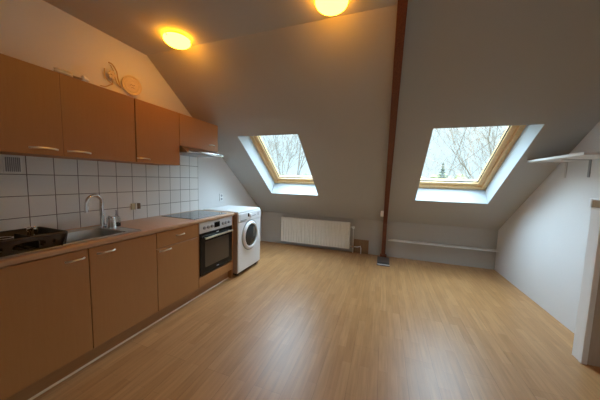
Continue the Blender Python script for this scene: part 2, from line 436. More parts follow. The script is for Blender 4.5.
# sink: flange, bowl, drainer ribs
t = thing('kitchen_sink', 'stainless steel inset sink with one bowl, half hidden by dish rack', 'sink', (.33, .9, .9))
bm = B()
fx0, fx1, fy0, fy1 = .10, .562, .42, 1.425
z0, z1 = .9003, .905
box(bm, fx0, fx1, fy0, BY0, z0, z1); box(bm, fx0, fx1, BY1, fy1, z0, z1)
box(bm, fx0, BX0, BY0, BY1, z0, z1); box(bm, BX1, fx1, BY0, BY1, z0, z1)
# raised rim
tube(bm, [(fx0, fy0, z1), (fx1, fy0, z1), (fx1, fy1, z1), (fx0, fy1, z1), (fx0, fy0, z1)], .004, 8)
obj('flange', bm, M['steel'], t)
bm = B()
def rrect(x0, x1, y0, y1, r, z, n=6):
    pts = []
    for cx, cy, a0 in ((x1 - r, y1 - r, 0), (x0 + r, y1 - r, PI / 2), (x0 + r, y0 + r, PI), (x1 - r, y0 + r, 1.5 * PI)):
        for i in range(n + 1):
            a = a0 + PI / 2 * i / n; pts.append((cx + r * math.cos(a), cy + r * math.sin(a), z))
    return pts
def loft(bm, loops, closeend=True, closestart=False):
    R = [[bm.verts.new(p) for p in lp] for lp in loops]
    for i in range(len(R) - 1):
        n = len(R[i])
        for j in range(n): bm.faces.new((R[i][j], R[i][(j + 1) % n], R[i + 1][(j + 1) % n], R[i + 1][j]))
    if closeend: bm.faces.new(R[-1])
    if closestart: bm.faces.new(R[0][::-1])
bx0, bx1, by0, by1 = BX0, BX1, BY0, BY1
outer = [rrect(bx0, bx1, by0, by1, .05, z1), rrect(bx0 + .004, bx1 - .004, by0 + .004, by1 - .004, .05, z1 - .01),
         rrect(bx0 + .012, bx1 - .012, by0 + .012, by1 - .012, .06, z1 - .13), rrect(bx0 + .04, bx1 - .04, by0 + .04, by1 - .04, .06, z1 - .155)]
loft(bm, outer)
obj('bowl', bm, M['steel'], t, True)
bm = B(); lathe(bm, [(.0, .7515), (.035, .7515), (.038, .754), (.035, .7565), (.012, .7545), (0, .7545)], 24, Matrix.Translation((.34, 1.13, 0)), False)
obj('drain', bm, M['chrome'], t, True)
bm = B()
for i in range(9): tube(bm, [(.14, .46 + i * .05, z1), (.52, .46 + i * .05, z1)], .0035, 6)
obj('drainer_ribs', bm, M['steel'], t, True)

# mixer tap
t = thing('kitchen_tap', 'chrome mixer tap with tall curved spout behind the sink bowl', 'tap', (.215, 1.362, .905))
bm = B()
lathe(bm, [(.038, .906), (.038, .912), (.033, .918), (.033, .988), (.028, .998), (.012, 1.004), (0, 1.004)], 24, Matrix.Translation((.265, 1.378, 0)), True)
lathe(bm, [(.022, .906), (.022, .912), (.014, .918), (.013, .95), (.0, .95)], 20, Matrix.Translation((.205, 1.352, 0)), True)
tube(bm, [(.265, 1.378, .925), (.205, 1.352, .925)], .010, 10)
obj('body', bm, M['chrome'], t, True)
bm = B(); pts = [(.205, 1.352, .93), (.205, 1.350, 1.0), (.206, 1.345, 1.09)]
for i in range(1, 15):
    a = PI * i / 14
    pts.append((.207 + .02 * i / 14, 1.285 + .060 * math.cos(a), 1.125 + .065 * math.sin(a)))
pts.append((.228, 1.222, 1.085)); pts.append((.228, 1.221, 1.058))
tube(bm, pts, [.0135] * (len(pts) - 2) + [.015, .015], 12); obj('spout', bm, M['chrome'], t, True)
bm = B(); tube(bm, [(.265, 1.378, .99), (.275, 1.37, 1.0), (.31, 1.34, 1.012), (.345, 1.315, 1.018)], [.012, .010, .007, .008], 10)
obj('lever', bm, M['chrome'], t, True)
# soap bottle
t = thing('soap_bottle', 'small clear soap bottle with a pump standing behind the tap', 'bottle', (.20, 1.46, .9))
bm = B(); lathe(bm, [(.024, .9005), (.027, .904), (.027, .975), (.020, .99), (.010, .997), (.010, 1.006), (0, 1.006)], 24, Matrix.Translation((.20, 1.465, 0)), True)
obj('bottle_body', bm, M['clear'], t, True)
bm = B(); tube(bm, [(.20, 1.465, .998), (.20, 1.465, 1.04), (.205, 1.46, 1.045), (.235, 1.44, 1.043)], [.008, .005, .006, .005], 8)
obj('pump', bm, M['greyplastic'], t, True)
bm = B(); lathe(bm, [(.0285, .9005), (.0285, .93), (0.0272, .93), (.0272, .9005)], 20, Matrix.Translation((.20, 1.465, 0)), False)
obj('bottle_band', bm, M['black'], t, True)

# dish rack
RX0, RX1, RY0, RY1, RZ0, RZ1 = .262, .578, .42, .925, .9105, .992
t = thing('dish_rack', 'dark brown plastic dish drainer basket standing on left of the sink', 'dish rack', (.42, .67, .905))
def rl(d, z, r=.035): return rrect(RX0 + d, RX1 - d, RY0 + d, RY1 - d, r, z)
bm = B()
# long sides with an oval hand opening: built as a grid wall with missing cells
def side_wall(bm, p0, p1, th, oval=True, n=44, m=14):
    p0, p1 = Vector(p0), Vector(p1); d = (p1 - p0); nrm = Vector((d.y, -d.x, 0)).normalized()
    V = {}
    def vv(i, j, k):
        if (i, j, k) not in V:
            u = i / n; w = j / m
            p = p0 + d * u + Vector((0, 0, (RZ1 - RZ0) * w)) - nrm * (.028 * (1 - w)) - nrm * (th * k)
            V[(i, j, k)] = bm.verts.new(p)
        return V[(i, j, k)]
    hole = set()
    for i in range(n):
        for j in range(m):
            u = (i + .5) / n; w = (j + .5) / m
            if oval and ((u - .66) / .14) ** 2 + ((w - .42) / .30) ** 2 < 1: hole.add((i, j))
            if oval and abs(u - .87) < .015 and .25 < w < .6: hole.add((i, j))
            if oval and abs(u - .44) < .015 and .25 < w < .6: hole.add((i, j))
    for i in range(n):
        for j in range(m):
            if (i, j) in hole: continue
            bm.faces.new((vv(i, j, 0), vv(i + 1, j, 0), vv(i + 1, j + 1, 0), vv(i, j + 1, 0)))
            bm.faces.new((vv(i, j, 1), vv(i, j + 1, 1), vv(i + 1, j + 1, 1), vv(i + 1, j, 1)))
            for (di, dj, a, b_) in ((-1, 0, (i, j), (i, j + 1)), (1, 0, (i + 1, j), (i + 1, j + 1)), (0, -1, (i, j), (i + 1, j)), (0, 1, (i, j + 1), (i + 1, j + 1))):
                q = (i + di, j + dj)
                if q in hole or not (0 <= q[0] < n and 0 <= q[1] < m):
                    bm.faces.new((vv(*a, 0), vv(*b_, 0), vv(*b_, 1), vv(*a, 1)))
side_wall(bm, (RX1, RY0, RZ0), (RX1, RY1, RZ0), .004)
side_wall(bm, (RX0, RY1, RZ0), (RX0, RY0, RZ0), .004)
side_wall(bm, (RX1, RY1, RZ0), (RX0, RY1, RZ0), .004, False)
side_wall(bm, (RX0, RY0, RZ0), (RX1, RY0, RZ0), .004, False)
obj('side_wall', bm, M['rackbrown'], t)
bm = B()
tube(bm, rrect(RX0, RX1, RY0, RY1, .02, RZ1) + [rrect(RX0, RX1, RY0, RY1, .02, RZ1)[0]], .0075, 8)
obj('rim', bm, M['rackbrown'], t, True)
bm = B()
for i in range(12):
    yy = RY0 + .03 + i * (RY1 - RY0 - .06) / 11
    box(bm, RX0 + .030, RX1 - .030, yy - .004, yy + .004, RZ0, RZ0 + .006)
for i in range(4):
    xx = RX0 + .03 + i * (RX1 - RX0 - .06) / 3
    box(bm, xx - .004, xx + .004, RY0 + .030, RY1 - .030, RZ0 - .004, RZ0)
obj('base_grid', bm, M['rackbrown'], t)
bm = B()
# plate slots: row of upright pins in the middle
for i in range(10):
    yy = RY0 + .06 + i * .03
    for xx in (RX0 + .10, RX0 + .17):
        bm = B(); tube(bm, [(xx, yy, RZ0 + .004), (xx, yy, RZ0 + .055)], .003, 6); obj('plate_pin', bm, M['rackbrown'], t, True)
bm = B()
box(bm, RX0 + .02, RX1 - .02, RY1 - .13, RY1 - .126, RZ0 + .006, RZ1 - .012)
box(bm, RX0 + .18, RX0 + .184, RY1 - .126, RY1 - .02, RZ0 + .006, RZ1 - .012)
obj('cutlery_divider', bm, M['rackbrown'], t)
for xx in (RX0 + .04, RX1 - .04):
    for yy in (RY0 + .05, RY1 - .05):
        bm = B(); lathe(bm, [(.010, .9052), (.012, .9066), (.010, .9066 + .002), (0, .9086)], 12, Matrix.Translation((xx, yy, 0))); obj('foot', bm, M['rackbrown'], t)
# things in the rack
t = thing('mug', 'dark mug with a pale rim standing inside the dish rack', 'mug', (.40, .66, .917))
bm = B(); lathe(bm, [(0, .9175), (.030, .9175), (.036, .925), (.038, .985), (.036, .985), (.033, .928), (0, .923)], 28, Matrix.Translation((.43, .70, 0)), False)
obj('mug_body', bm, M['rackbrown'], t, True)
bm = B(); lathe(bm, [(.0385, .985), (.0385, .988), (.0355, .988), (.0355, .985)], 28, Matrix.Translation((.43, .70, 0)), False)
obj('mug_rim', bm, M['whiteapp'], t, True, label='pale rim')
for i, (dx, dy) in enumerate(((0, 0), (.02, .014), (.042, .004), (.012, -.016))):
    bm = B(); x, y = .325 + dx, .845 + dy
    tube(bm, [(x, y, .918), (x + .006, y + .002, .96), (x + .012, y + .004, .992)], [.003, .003, .0035], 6)
    h = bm
    lathe(bm, [(0, -.018), (.006, -.014), (.009, 0), (.006, .012), (0, .016)], 10, Matrix.Translation((x + .014, y + .005, 1.004)) @ Matrix.Diagonal((.35, 1, 1, 1)), False)
    o = obj('spoon', bm, M['chrome'], None, True); tag(o, 'small metal spoon upright in the cutlery part of the dish rack', 'cutlery', 'spoons in the dish rack')

# hob
t = thing('ceramic_hob', 'black glass ceramic hob set in the worktop above the oven', 'hob', (.32, 2.36, .9))
bm = B(); box(bm, .075, .562, 2.03, 2.60, .9003, .9055, .0015, 1); obj('glass_plate', bm, M['hobglass'], t)
for (hx, hy, hr) in ((.21, 2.19, .075), (.21, 2.45, .09), (.42, 2.19, .09), (.42, 2.45, .07)):
    bm = B(); lathe(bm, [(hr, .9056), (hr, .9059), (hr - .003, .9059), (hr - .003, .9056)], 40, Matrix.Translation((hx, hy, 0)), False)
    obj('cooking_zone', bm, M['greyplastic'], t)
# oven
t = thing('built_in_oven', 'black built-in oven with silver control panel below the hob', 'oven', (.3, 2.354, .24))
OY0, OY1 = 2.060, 2.648
bm = B(); box(bm, .05, .576, OY0 + .004, OY1 - .004, .2405, .855, .003); obj('oven_body', bm, M['black'], t)
bm = B(); box(bm, .576, .600, OY0, OY1, .738, .857, .003); fp_ = obj('control_panel', bm, M['ovenpanel'], t)
for ky in (2.130, 2.192, 2.254, 2.455, 2.514, 2.573):
    bm = B(); lathe(bm, [(.019, 0), (.017, .016), (.014, .019), (0, .019)], 20, Matrix.Translation((.600, ky, .795)) @ RX, False)
    k = obj('knob', bm, M['greyplastic'], fp_, True)
bm = B(); box(bm, .6, .602, 2.300, 2.400, .768, .832, .001); obj('display', bm, M['blackglass'], fp_)
bm = B(); box(bm, .576, .604, OY0, OY1, .262, .734, .004); dr = obj('oven_door', bm, M['blackglass'], t)
bm = B(); box(bm, .604, .6055, OY0 + .075, OY1 - .075, .335, .635, .001); obj('door_window', bm, M['ovenglass'], dr)
bm = B(); tube(bm, [(.604, OY0 + .075, .682), (.636, OY0 + .075, .682)], .006); tube(bm, [(.604, OY1 - .075, .682), (.636, OY1 - .075, .682)], .006)
box(bm, .628, .646, OY0 + .05, OY1 - .03, .670, .692, .006); obj('door_handle', bm, M['handle'], dr, True)
bm = B(); box(bm, .604, .605, 2.335, 2.375, .708, .716); obj('brand_mark', bm, M['ovenpanel'], dr)
bm = B(); box(bm, .604, .605, 2.335, 2.375, .288, .296); obj('brand_mark', bm, M['ovenpanel'], dr)

# ------------------------------------------------------------------ washing machine
WX1, WY0, WY1, WZ = .655, 2.712, 3.322, .908
t = thing('washing_machine', 'white front loading washing machine beside the worktop end', 'washing machine', (.36, 3.02, 0))
bm = B(); box(bm, .07, WX1 - .012, WY0, WY1, .045, WZ - .028, .006)
obj('cabinet', bm, M['whiteapp'], t)
bm = B(); box(bm, .08, WX1 - .014, WY0 - .004, WY0 - .0002, .047, WZ - .03, .0015); obj('warm_light_sheet', bm, M['side'], t, label='beige-brown sheet painting warm reflected light on the white side')  # thin sheet that colours warm reflected light onto the white washer side
bm = B(); box(bm, .06, WX1 - .006, WY0 - .001, WY1 + .001, WZ - .027, WZ, .008); obj('top_plate', bm, M['whiteapp'], t)
bm = B(); box(bm, WX1 - .0115, WX1, WY0, WY1, .06, .755, .004); obj('front_panel', bm, M['whiteapp'], t)
bm = B(); box(bm, WX1 - .0115, WX1 + .006, WY0, WY1, .758, WZ - .029, .005); cp = obj('control_panel', bm, M['whiteapp'], t)
bm = B(); box(bm, WX1 + .006, WX1 + .009, WY0 + .03, WY0 + .20, .775, .865, .003); dw = obj('detergent_drawer', bm, M['whiteapp'], cp)
bm = B(); box(bm, WX1 + .009, WX1 + .011, WY0 + .04, WY0 + .19, .776, .786, .001); obj('drawer_grip', bm, M['greyplastic'], dw)
bm = B(); lathe(bm, [(.030, 0), (.030, .006), (.024, .010), (.022, .022), (0, .022)], 28, Matrix.Translation((WX1 + .006, 3.005, .825)) @ RX, False)
obj('programme_knob', bm, M['whiteapp'], cp, True)
bm = B(); box(bm, WX1 + .0061, WX1 + .008, 2.945, 2.978, .812, .862, .001); obj('display', bm, M['blackglass'], cp)
for yy in (3.07, 3.10, 3.13, 3.16):
    bm = B(); lathe(bm, [(.007, 0), (.006, .004), (0, .004)], 12, Matrix.Translation((WX1 + .006, yy, .815)) @ RX, False); obj('button', bm, M['greyplastic'], cp)
bm = B(); box(bm, WX1 + .0061, WX1 + .008, 3.225, 3.245, .80, .85, .001); obj('power_button', bm, M['greyplastic'], cp)
DC = Matrix.Translation((WX1, 3.022, .535)) @ RX
bm = B(); lathe(bm, [(.208, -.004), (.208, .006), (.196, .022), (.180, .030), (.168, .026), (.162, .012)], 56, DC, False)
door = obj('porthole_door', bm, M['whiteapp'], t, True)
bm = B(); lathe(bm, [(.1622, .014), (.135, .022), (.10, .030), (.05, .036), (0, .037)], 48, DC, False); obj('door_glass', bm, M['darkglass'], door, True)
bm = B(); lathe(bm, [(.224, -.001), (.224, .001), (.210, .003), (.208, .003)], 56, DC, False); obj('door_surround', bm, M['greyplastic'], t, True)
bm = B(); box(bm, .09, WX1 - .03, WY0 + .02, WY1 - .02, .018, .05); obj('plinth_base', bm, M['black'], t)
for xx in (.14, WX1 - .06):
    for yy in (WY0 + .06, WY1 - .06):
        bm = B(); lathe(bm, [(.024, .0005), (.024, .012), (.012, .018), (.012, .03), (0, .03)], 16, Matrix.Translation((xx, yy, 0))); obj('foot', bm, M['rubber'], t)

# ------------------------------------------------------------------ wall cabinets
UX, UZ0, UZ1 = .35, 1.486, 2.052
t = thing('wall_cabinet', 'long orange-brown beech wall cabinet with two doors above the sink', 'cabinet', (.17, 1.04, UZ0))
carcass(t, UX - .02, .520, 1.556, UZ0, UZ1, top=True, xb=.0085)
d = panel(t, 'door', UX - .019, UX, .520 + g, 1.038 - .0005, UZ0 + .001, UZ1 - .001); bow_handle(d, 'Y', UX, .935, 1.527, .07, .02)
d = panel(t, 'door', UX - .019, UX, 1.038 + .0005, 1.556 - g, UZ0 + .001, UZ1 - .001); bow_handle(d, 'Y', UX, 1.130, 1.525, .07, .02)
t = thing('wall_cabinet', 'beech wall cabinet with one door next to the frame edge, above the worktop end', 'cabinet', (.17, .25, UZ0))
carcass(t, UX - .02, .0, .518, UZ0, UZ1, top=True, xb=.0085)
d = panel(t, 'door', UX - .019, UX, g, .518 - g, UZ0 + .001, UZ1 - .001); bow_handle(d, 'Y', UX, .42, 1.527, .07, .02)
t = thing('wall_cabinet', 'single door beech wall cabinet between the two-door cabinet and the hood', 'cabinet', (.17, 1.8, UZ0))
carcass(t, UX - .02, 1.562, 2.048, UZ0, UZ1, top=True, xb=.0085)
d = panel(t, 'door', UX - .019, UX, 1.562 + g, 2.048 - g, UZ0 + .001, UZ1 - .001); bow_handle(d, 'Y', UX, 1.628, 1.522, .062, .02)
t = thing('wall_cabinet', 'short beech wall cabinet directly above the cooker hood', 'cabinet', (.17, 2.36, 1.705))
carcass(t, UX - .02, 2.050, 2.686, 1.705, UZ1, top=True, xb=.0085)
d = panel(t, 'flap_door', UX - .019, UX, 2.050 + g, 2.686 - g, 1.706, UZ1 - .001); bow_handle(d, 'Y', UX, 2.565, 1.775, .05, .02)

# cooker hood
t = thing('cooker_hood', 'slim stainless steel cooker hood below the short wall cabinet', 'hood', (.24, 2.35, 1.63))
bm = B(); prism(bm, [(.0085, 1.645), (.44, 1.632), (.44, 1.640), (.352, 1.703), (.0085, 1.703)], 'Y', 2.062, 2.640, .001); obj('hood_body', bm, M['hoodsteel'], t)
bm = B(); box(bm, .4405, .470, 2.056, 2.646, 1.632, 1.660, .006); fr_ = obj('front_lip', bm, M['chrome'], t, True)
bm = B(); box(bm, .4703, .472, 2.50, 2.61, 1.639, 1.653, .0005); obj('control_strip', bm, M['black'], fr_)
bm = B(); box(bm, .06, .40, 2.10, 2.60, 1.630, 1.635); obj('grease_filter', bm, M['greyplastic'], t)

# things on the wall cabinets
def lump(name, x, y, z, sx, sy, sz, seed, mat):
    rnd = random.Random(seed); bm = B(); bmesh.ops.create_icosphere(bm, subdivisions=3, radius=1)
    ph = [rnd.uniform(0, 6) for _ in range(6)]
    for v in bm.verts:
        c = v.co; k = 1 + .18 * math.sin(3 * c.x + ph[0]) + .16 * math.sin(4 * c.y + ph[1]) + .12 * math.sin(5 * c.z + ph[2])
        v.co = Vector((c.x * sx * k, c.y * sy * k, c.z * sz * k))
    mz = min(v.co.z for v in bm.verts)
    for v in bm.verts: v.co += Vector((x, y, z - mz))
    return obj(name, bm, mat, None, True)
o = lump('shell', .325, 1.075, UZ1 + .0005, .022, .045, .016, 1, M['cream']); tag(o, 'flat pale seashell on top of the wall cabinet, furthest left', 'ornament')
o = lump('stone', .320, 1.150, UZ1 + .0005, .022, .032, .010, 2, M['wire']); tag(o, 'flat brown stone on the wall cabinet between two pale shells', 'ornament')
o = lump('shell', .328, 1.198, UZ1 + .0005, .016, .022, .018, 3, M['whiteapp']); tag(o, 'small whitish seashell on the wall cabinet, nearest the vine ornament', 'ornament')
# round plate on the wall
t = thing('wall_plate', 'round cream ceramic plate with raised rings on wall above cabinets', 'plate', (.03, 1.778, 2.27))
bm = B()
Rm = Matrix.Translation((.004, 1.778, 2.270)) @ Matrix.Rotation(math.radians(-8), 4, 'Z') @ Matrix.Rotation(PI / 2, 4, 'Y')
lathe(bm, [(0, .002), (.055, .002), (.092, .012), (.093, .026), (.088, .028), (.078, .018), (.070, .016), (.060, .022), (.055, .020), (.050, .014), (.034, .014), (.030, .018), (.026, .014), (0, .014)], 48, Rm, False)
obj('plate', bm, M['cream'], t, True)
bm = B(); tube(bm, [(.030, 1.750, 2.262), (.031, 1.765, 2.275), (.031, 1.785, 2.268), (.030, 1.800, 2.280)], .003, 6)
tube(bm, [(.030, 1.765, 2.245), (.031, 1.785, 2.25), (.030, 1.795, 2.245)], .003, 6); obj('relief', bm, M['wire'], t, True, label='darker raised relief lines')
# vine ornament
t = thing('wall_ornament', 'curling wire vine with a pale flower on wall left of round plate', 'ornament', (.01, 1.59, 2.17))
def curve(bm, P, r, n=24):
    P = [Vector(p) for p in P]; pts = []
    for i in range(len(P) - 1):
        p0 = P[max(i - 1, 0)]; p1 = P[i]; p2 = P[i + 1]; p3 = P[min(i + 2, len(P) - 1)]
        for s in range(6):
            u = s / 6
            pts.append(.5 * ((2 * p1) + (p2 - p0) * u + (2 * p0 - 5 * p1 + 4 * p2 - p3) * u * u + (3 * p1 - p0 - 3 * p2 + p3) * u ** 3))
    pts.append(P[-1]); tube(bm, pts, r, 6)
bm = B()
curve(bm, [(.012, 1.570, 2.405), (.02, 1.600, 2.395), (.024, 1.632, 2.345), (.024, 1.640, 2.290), (.022, 1.655, 2.245), (.012, 1.678, 2.215)], .0055)
curve(bm, [(.012, 1.675, 2.215), (.02, 1.640, 2.235), (.024, 1.615, 2.280), (.02, 1.610, 2.33), (.016, 1.585, 2.385)], .0035)
curve(bm, [(.015, 1.60, 2.22), (.018, 1.57, 2.20), (.018, 1.535, 2.175), (.012, 1.495, 2.168)], .0045)
curve(bm, [(.015, 1.60, 2.22), (.018, 1.555, 2.235), (.018, 1.530, 2.275), (.018, 1.530, 2.335)], .0045)
curve(bm, [(.015, 1.60, 2.22), (.018, 1.590, 2.245), (.018, 1.585, 2.29)], .004)
obj('vine', bm, M['wire'], t, True)
bm = B()
for k in range(6):
    a = k * PI / 3
    lathe(bm, [(0, -.018), (.010, -.010), (.013, 0), (.010, .010), (0, .018)], 10, Matrix.Translation((.026, 1.587 + .020 * math.cos(a), 2.300 + .024 * math.sin(a))) @ Matrix.Rotation(a - PI / 2, 4, 'X') @ Matrix.Diagonal((.4, 1, 1, 1)), False)
lathe(bm, [(0, -.011), (.011, 0), (0, .011)], 12, Matrix.Translation((.030, 1.587, 2.300)), False)
obj('flower', bm, M['cream'], t, True, label='pale six-petalled flower')

# sockets
t = thing('wall_socket', 'cream and brown double power socket on tiles right of the tap', 'socket', (.012, 1.77, 1.04))
bm = B(); box(bm, .0072, .030, 1.728, 1.767, 1.008, 1.072, .006); obj('socket_housing', bm, M['creamplastic'], t)
bm = B(); box(bm, .0072, .042, 1.781, 1.815, 1.010, 1.072, .006); obj('plug', bm, M['socketbrown'], t, label='brown plug part')
bm = B(); box(bm, .0072, .036, 1.7675, 1.7805, 1.006, 1.076, .002); obj('switch_rocker', bm, M['whiteapp'], t)
t = thing('wall_outlet', 'white double power outlet on the gable wall above the washing machine', 'socket', (.01, 3.2, 1.04))
bm = B(); box(bm, .0005, .012, 3.155, 3.235, .985, 1.105, .003); obj('outlet_plate', bm, M['trim'], t)
for z in (1.018, 1.072):
    bm = B(); lathe(bm, [(.019, 0), (.019, .003), (.016, .003), (.014, -.006 + .0065), (0, .0005)], 20, Matrix.Translation((.012, 3.195, z)) @ RX, False); obj('outlet_cup', bm, M['greyplastic'], t)
# vent grille
t = thing('vent_grille', 'small square louvred vent grille on tiles below the wall cabinet', 'vent', (.01, .93, 1.40))
bm = B(); box(bm, .0072, .014, .868, .958, 1.362, 1.478, .002); obj('grille_frame', bm, M['trim'], t)
bm = B()
for i in range(8): box(bm, .0141, .018, .878 + i * .0095, .883 + i * .0095, 1.370, 1.470)
obj('grille_bars', bm, M['greyplastic'], t)

# ------------------------------------------------------------------ radiator
t = thing('radiator', 'cream white ribbed panel radiator on knee wall under the left skylight', 'radiator', (1.22, YB - .07, .07))
ry0, ry1, rx0, rx1, rz0, rz1 = YB - .115, YB - .035, .520, 1.925, .082, .585
bm = B(); n = 24; pitch = (rx1 - rx0 - .03) / n
poly = [(rx0 + .004, ry0 + .022)]
pr = [(rx0, ry0 + .016)]
x = rx0 + .015
pts = [(rx0, ry0 + .018), (rx0, ry0 + .006), (rx0 + .006, ry0)]
for i in range(n):
    a = rx0 + .015 + i * pitch
    pts += [(a + pitch * .10, ry0), (a + pitch * .30, ry0 + .009), (a + pitch * .50, ry0 + .009), (a + pitch * .70, ry0)]
pts += [(rx1 - .006, ry0), (rx1, ry0 + .006), (rx1, ry0 + .018)]
prism(bm, pts, 'Z', rz0 + .016, rz1 - .022)
box(bm, rx0 + .002, rx1 - .002, ry0 + .001, ry0 + .018, rz0, rz0 + .0159, .003); box(bm, rx0 + .002, rx1 - .002, ry0 + .001, ry0 + .018, rz1 - .0219, rz1 - .0045, .003)
obj('front_panel', bm, M['radiator'], t)
bm = B(); box(bm, rx0 + .005, rx1 - .005, ry1 - .014, ry1, rz0, rz1 - .005, .003); obj('rear_panel', bm, M['radiator'], t)
bm = B(); box(bm, rx0 - .001, rx0 + .002, ry0 + .002, ry1 - .002, rz0, rz1, .001); obj('side_cover', bm, M['radiator'], t)
bm = B(); box(bm, rx1 - .002, rx1 + .001, ry0 + .002, ry1 - .002, rz0, rz1, .001); obj('side_cover', bm, M['radiator'], t)
bm = B()
for i in range(60): box(bm, rx0 + .01 + i * .0232, rx0 + .022 + i * .0232, ry0 + .019, ry1 - .015, rz1 - .006, rz1 - .001)
box(bm, rx0, rx1, ry0 + .0185, ry0 + .022, rz1 - .008, rz1); obj('top_grille', bm, M['radiator'], t)
for xx in (rx0 + .2, rx1 - .2):
    bm = B(); box(bm, xx - .015, xx + .015, ry1 - .0005, YB - .0005, .3, .5); obj('wall_bracket', bm, M['radiator'], t)
bm = B(); yv = YB - .075
tube(bm, [(rx1, yv, .50), (rx1 + .07, yv, .50)], .010, 10); tube(bm, [(rx1 + .062, yv, .50), (rx1 + .066, yv, .30), (rx1 + .066, yv, .006)], .008, 10)
tube(bm, [(rx1 , yv, .13), (rx1 + .15, yv, .13), (rx1 + .205, yv, .15), (rx1 + .215, yv, .10), (rx1 + .215, yv, .006)], .009, 10)
obj('pipework', bm, M['pipe'], t, True)
bm = B(); lathe(bm, [(.014, 0), (.022, .006), (.024, .03), (.021, .055), (.012, .06), (0, .06)], 20, Matrix.Translation((rx1 + .065, yv, .50)) @ Matrix.Rotation(PI / 2, 4, 'X'), False)
obj('thermostat_valve', bm, M['whiteapp'], t, True)
bm = B(); lathe(bm, [(.015, -.02), (.017, 0), (.015, .02), (0, .02)], 16, Matrix.Translation((rx1 + .06, yv, .128)) @ RX, True); obj('lock_valve', bm, M['chrome'], t, True)

t = thing('wooden_board', 'brown wooden board leaning on the knee wall right of radiator', 'board', (2.15, YB - .01, 0))
bm = B(); box(bm, 2.0, 2.272, YB - .022, YB - .001, .0005, .262, .003); obj('board', bm, M['box'], t)

# ------------------------------------------------------------------ shelf on the right wall
t = thing('wall_shelf', 'white shelf board on the right wall reaching into the slope', 'shelf', (W - .15, 2.95, 1.62))
bm = B(); sx, sz, stt = 3.937, 1.617, .022
yr = YB - (sz + stt - ZK) / TA - .004
prism(bm, [(sx, 2.50), (W - .0005, 2.50), (W - .0005, yr), (sx, yr)], 'Z', sz, sz + stt, .002); obj('shelf_board', bm, M['trim'], t)
for yy in (2.92, 3.22):
    bm = B(); box(bm, W - .006, W - .0005, yy - .012, yy + .012, sz - .16, sz - .001); box(bm, W - .20, W - .006, yy - .012, yy + .012, sz - .005, sz - .0005)
    obj('bracket', bm, M['ltgrey' if yy > 3 else 'greyplastic'], t)

# low partition at the right
t = thing('low_partition', 'low partition at right wall, white post and taupe panel under brown wooden cap', 'partition', (4.1, 2.4, 0))
bm = B(); box(bm, 4.005, W - .0005, 2.405, 2.475, .0005, 1.215, .003); obj('end_post', bm, M['trim'], t)
bm = B(); box(bm, 4.000, 4.035, 2.365, 2.4045, .0005, 1.215, .004); obj('edge_trim', bm, M['trim'], t, label='narrow white edge strip')
bm = B(); box(bm, 4.0355, W - .0005, 2.375, 2.4045, .0005, 1.215, .002); obj('panel', bm, M['taupe'], t, label='taupe wooden panel')
bm = B(); box(bm, 3.994, W - .0005, 2.352, 2.455, 1.2155, 1.272, .004); obj('cap', bm, M['cap'], t, label='brown wooden cap')
bm = B(); box(bm, 3.992, W - .0005, 2.4555, 2.480, 1.2155, 1.282, .003); box(bm, 3.992, 4.03, 2.353, 2.4553, 1.2723, 1.282, .003); obj('cap_bead', bm, M['whiteapp'], t, label='white bead around the cap')

# ------------------------------------------------------------------ ceiling lamps
def lamp(x, y, label, r=.116):
    t = thing('ceiling_lamp', label, 'lamp', (x, y, ZT), 'dome lamps on the flat ceiling')
    bm = B(); lathe(bm, [(0, ZT - .0005), (r * .82, ZT - .0005), (r * .84, ZT - .022), (0, ZT - .022)], 40, Matrix.Translation((x, y, 0)), False); obj('lamp_base', bm, M['brass'], t, True)
    bm = B(); pr = [(r, ZT - .024), (r * 1.0, ZT - .030)] + [(r * math.cos(a), ZT - .030 - .055 * math.sin(a)) for a in [PI / 2 * i / 9 for i in range(1, 10)]]
    lathe(bm, pr, 48, Matrix.Translation((x, y, 0)), True); obj('lamp_shade', bm, M['lamp'], t, True, label='glowing amber glass dome')
    for a in (.5, 2.6, 4.7):
        bm = B(); cx_, cy_ = x + r * math.cos(a), y + r * math.sin(a)
        tube(bm, [(cx_, cy_, ZT - .012), (x + (r + .006) * math.cos(a), y + (r + .006) * math.sin(a), ZT - .03), (x + (r - .004) * math.cos(a), y + (r - .004) * math.sin(a), ZT - .045)], .003, 6); obj('clip', bm, M['brass'], t)
    return t
lamp(.600, 1.80, 'glowing amber dome ceiling lamp over the kitchen units, left of the two')
lamp(2.065, 1.755, 'glowing amber dome ceiling lamp nearer the beam, cut by top of photo')

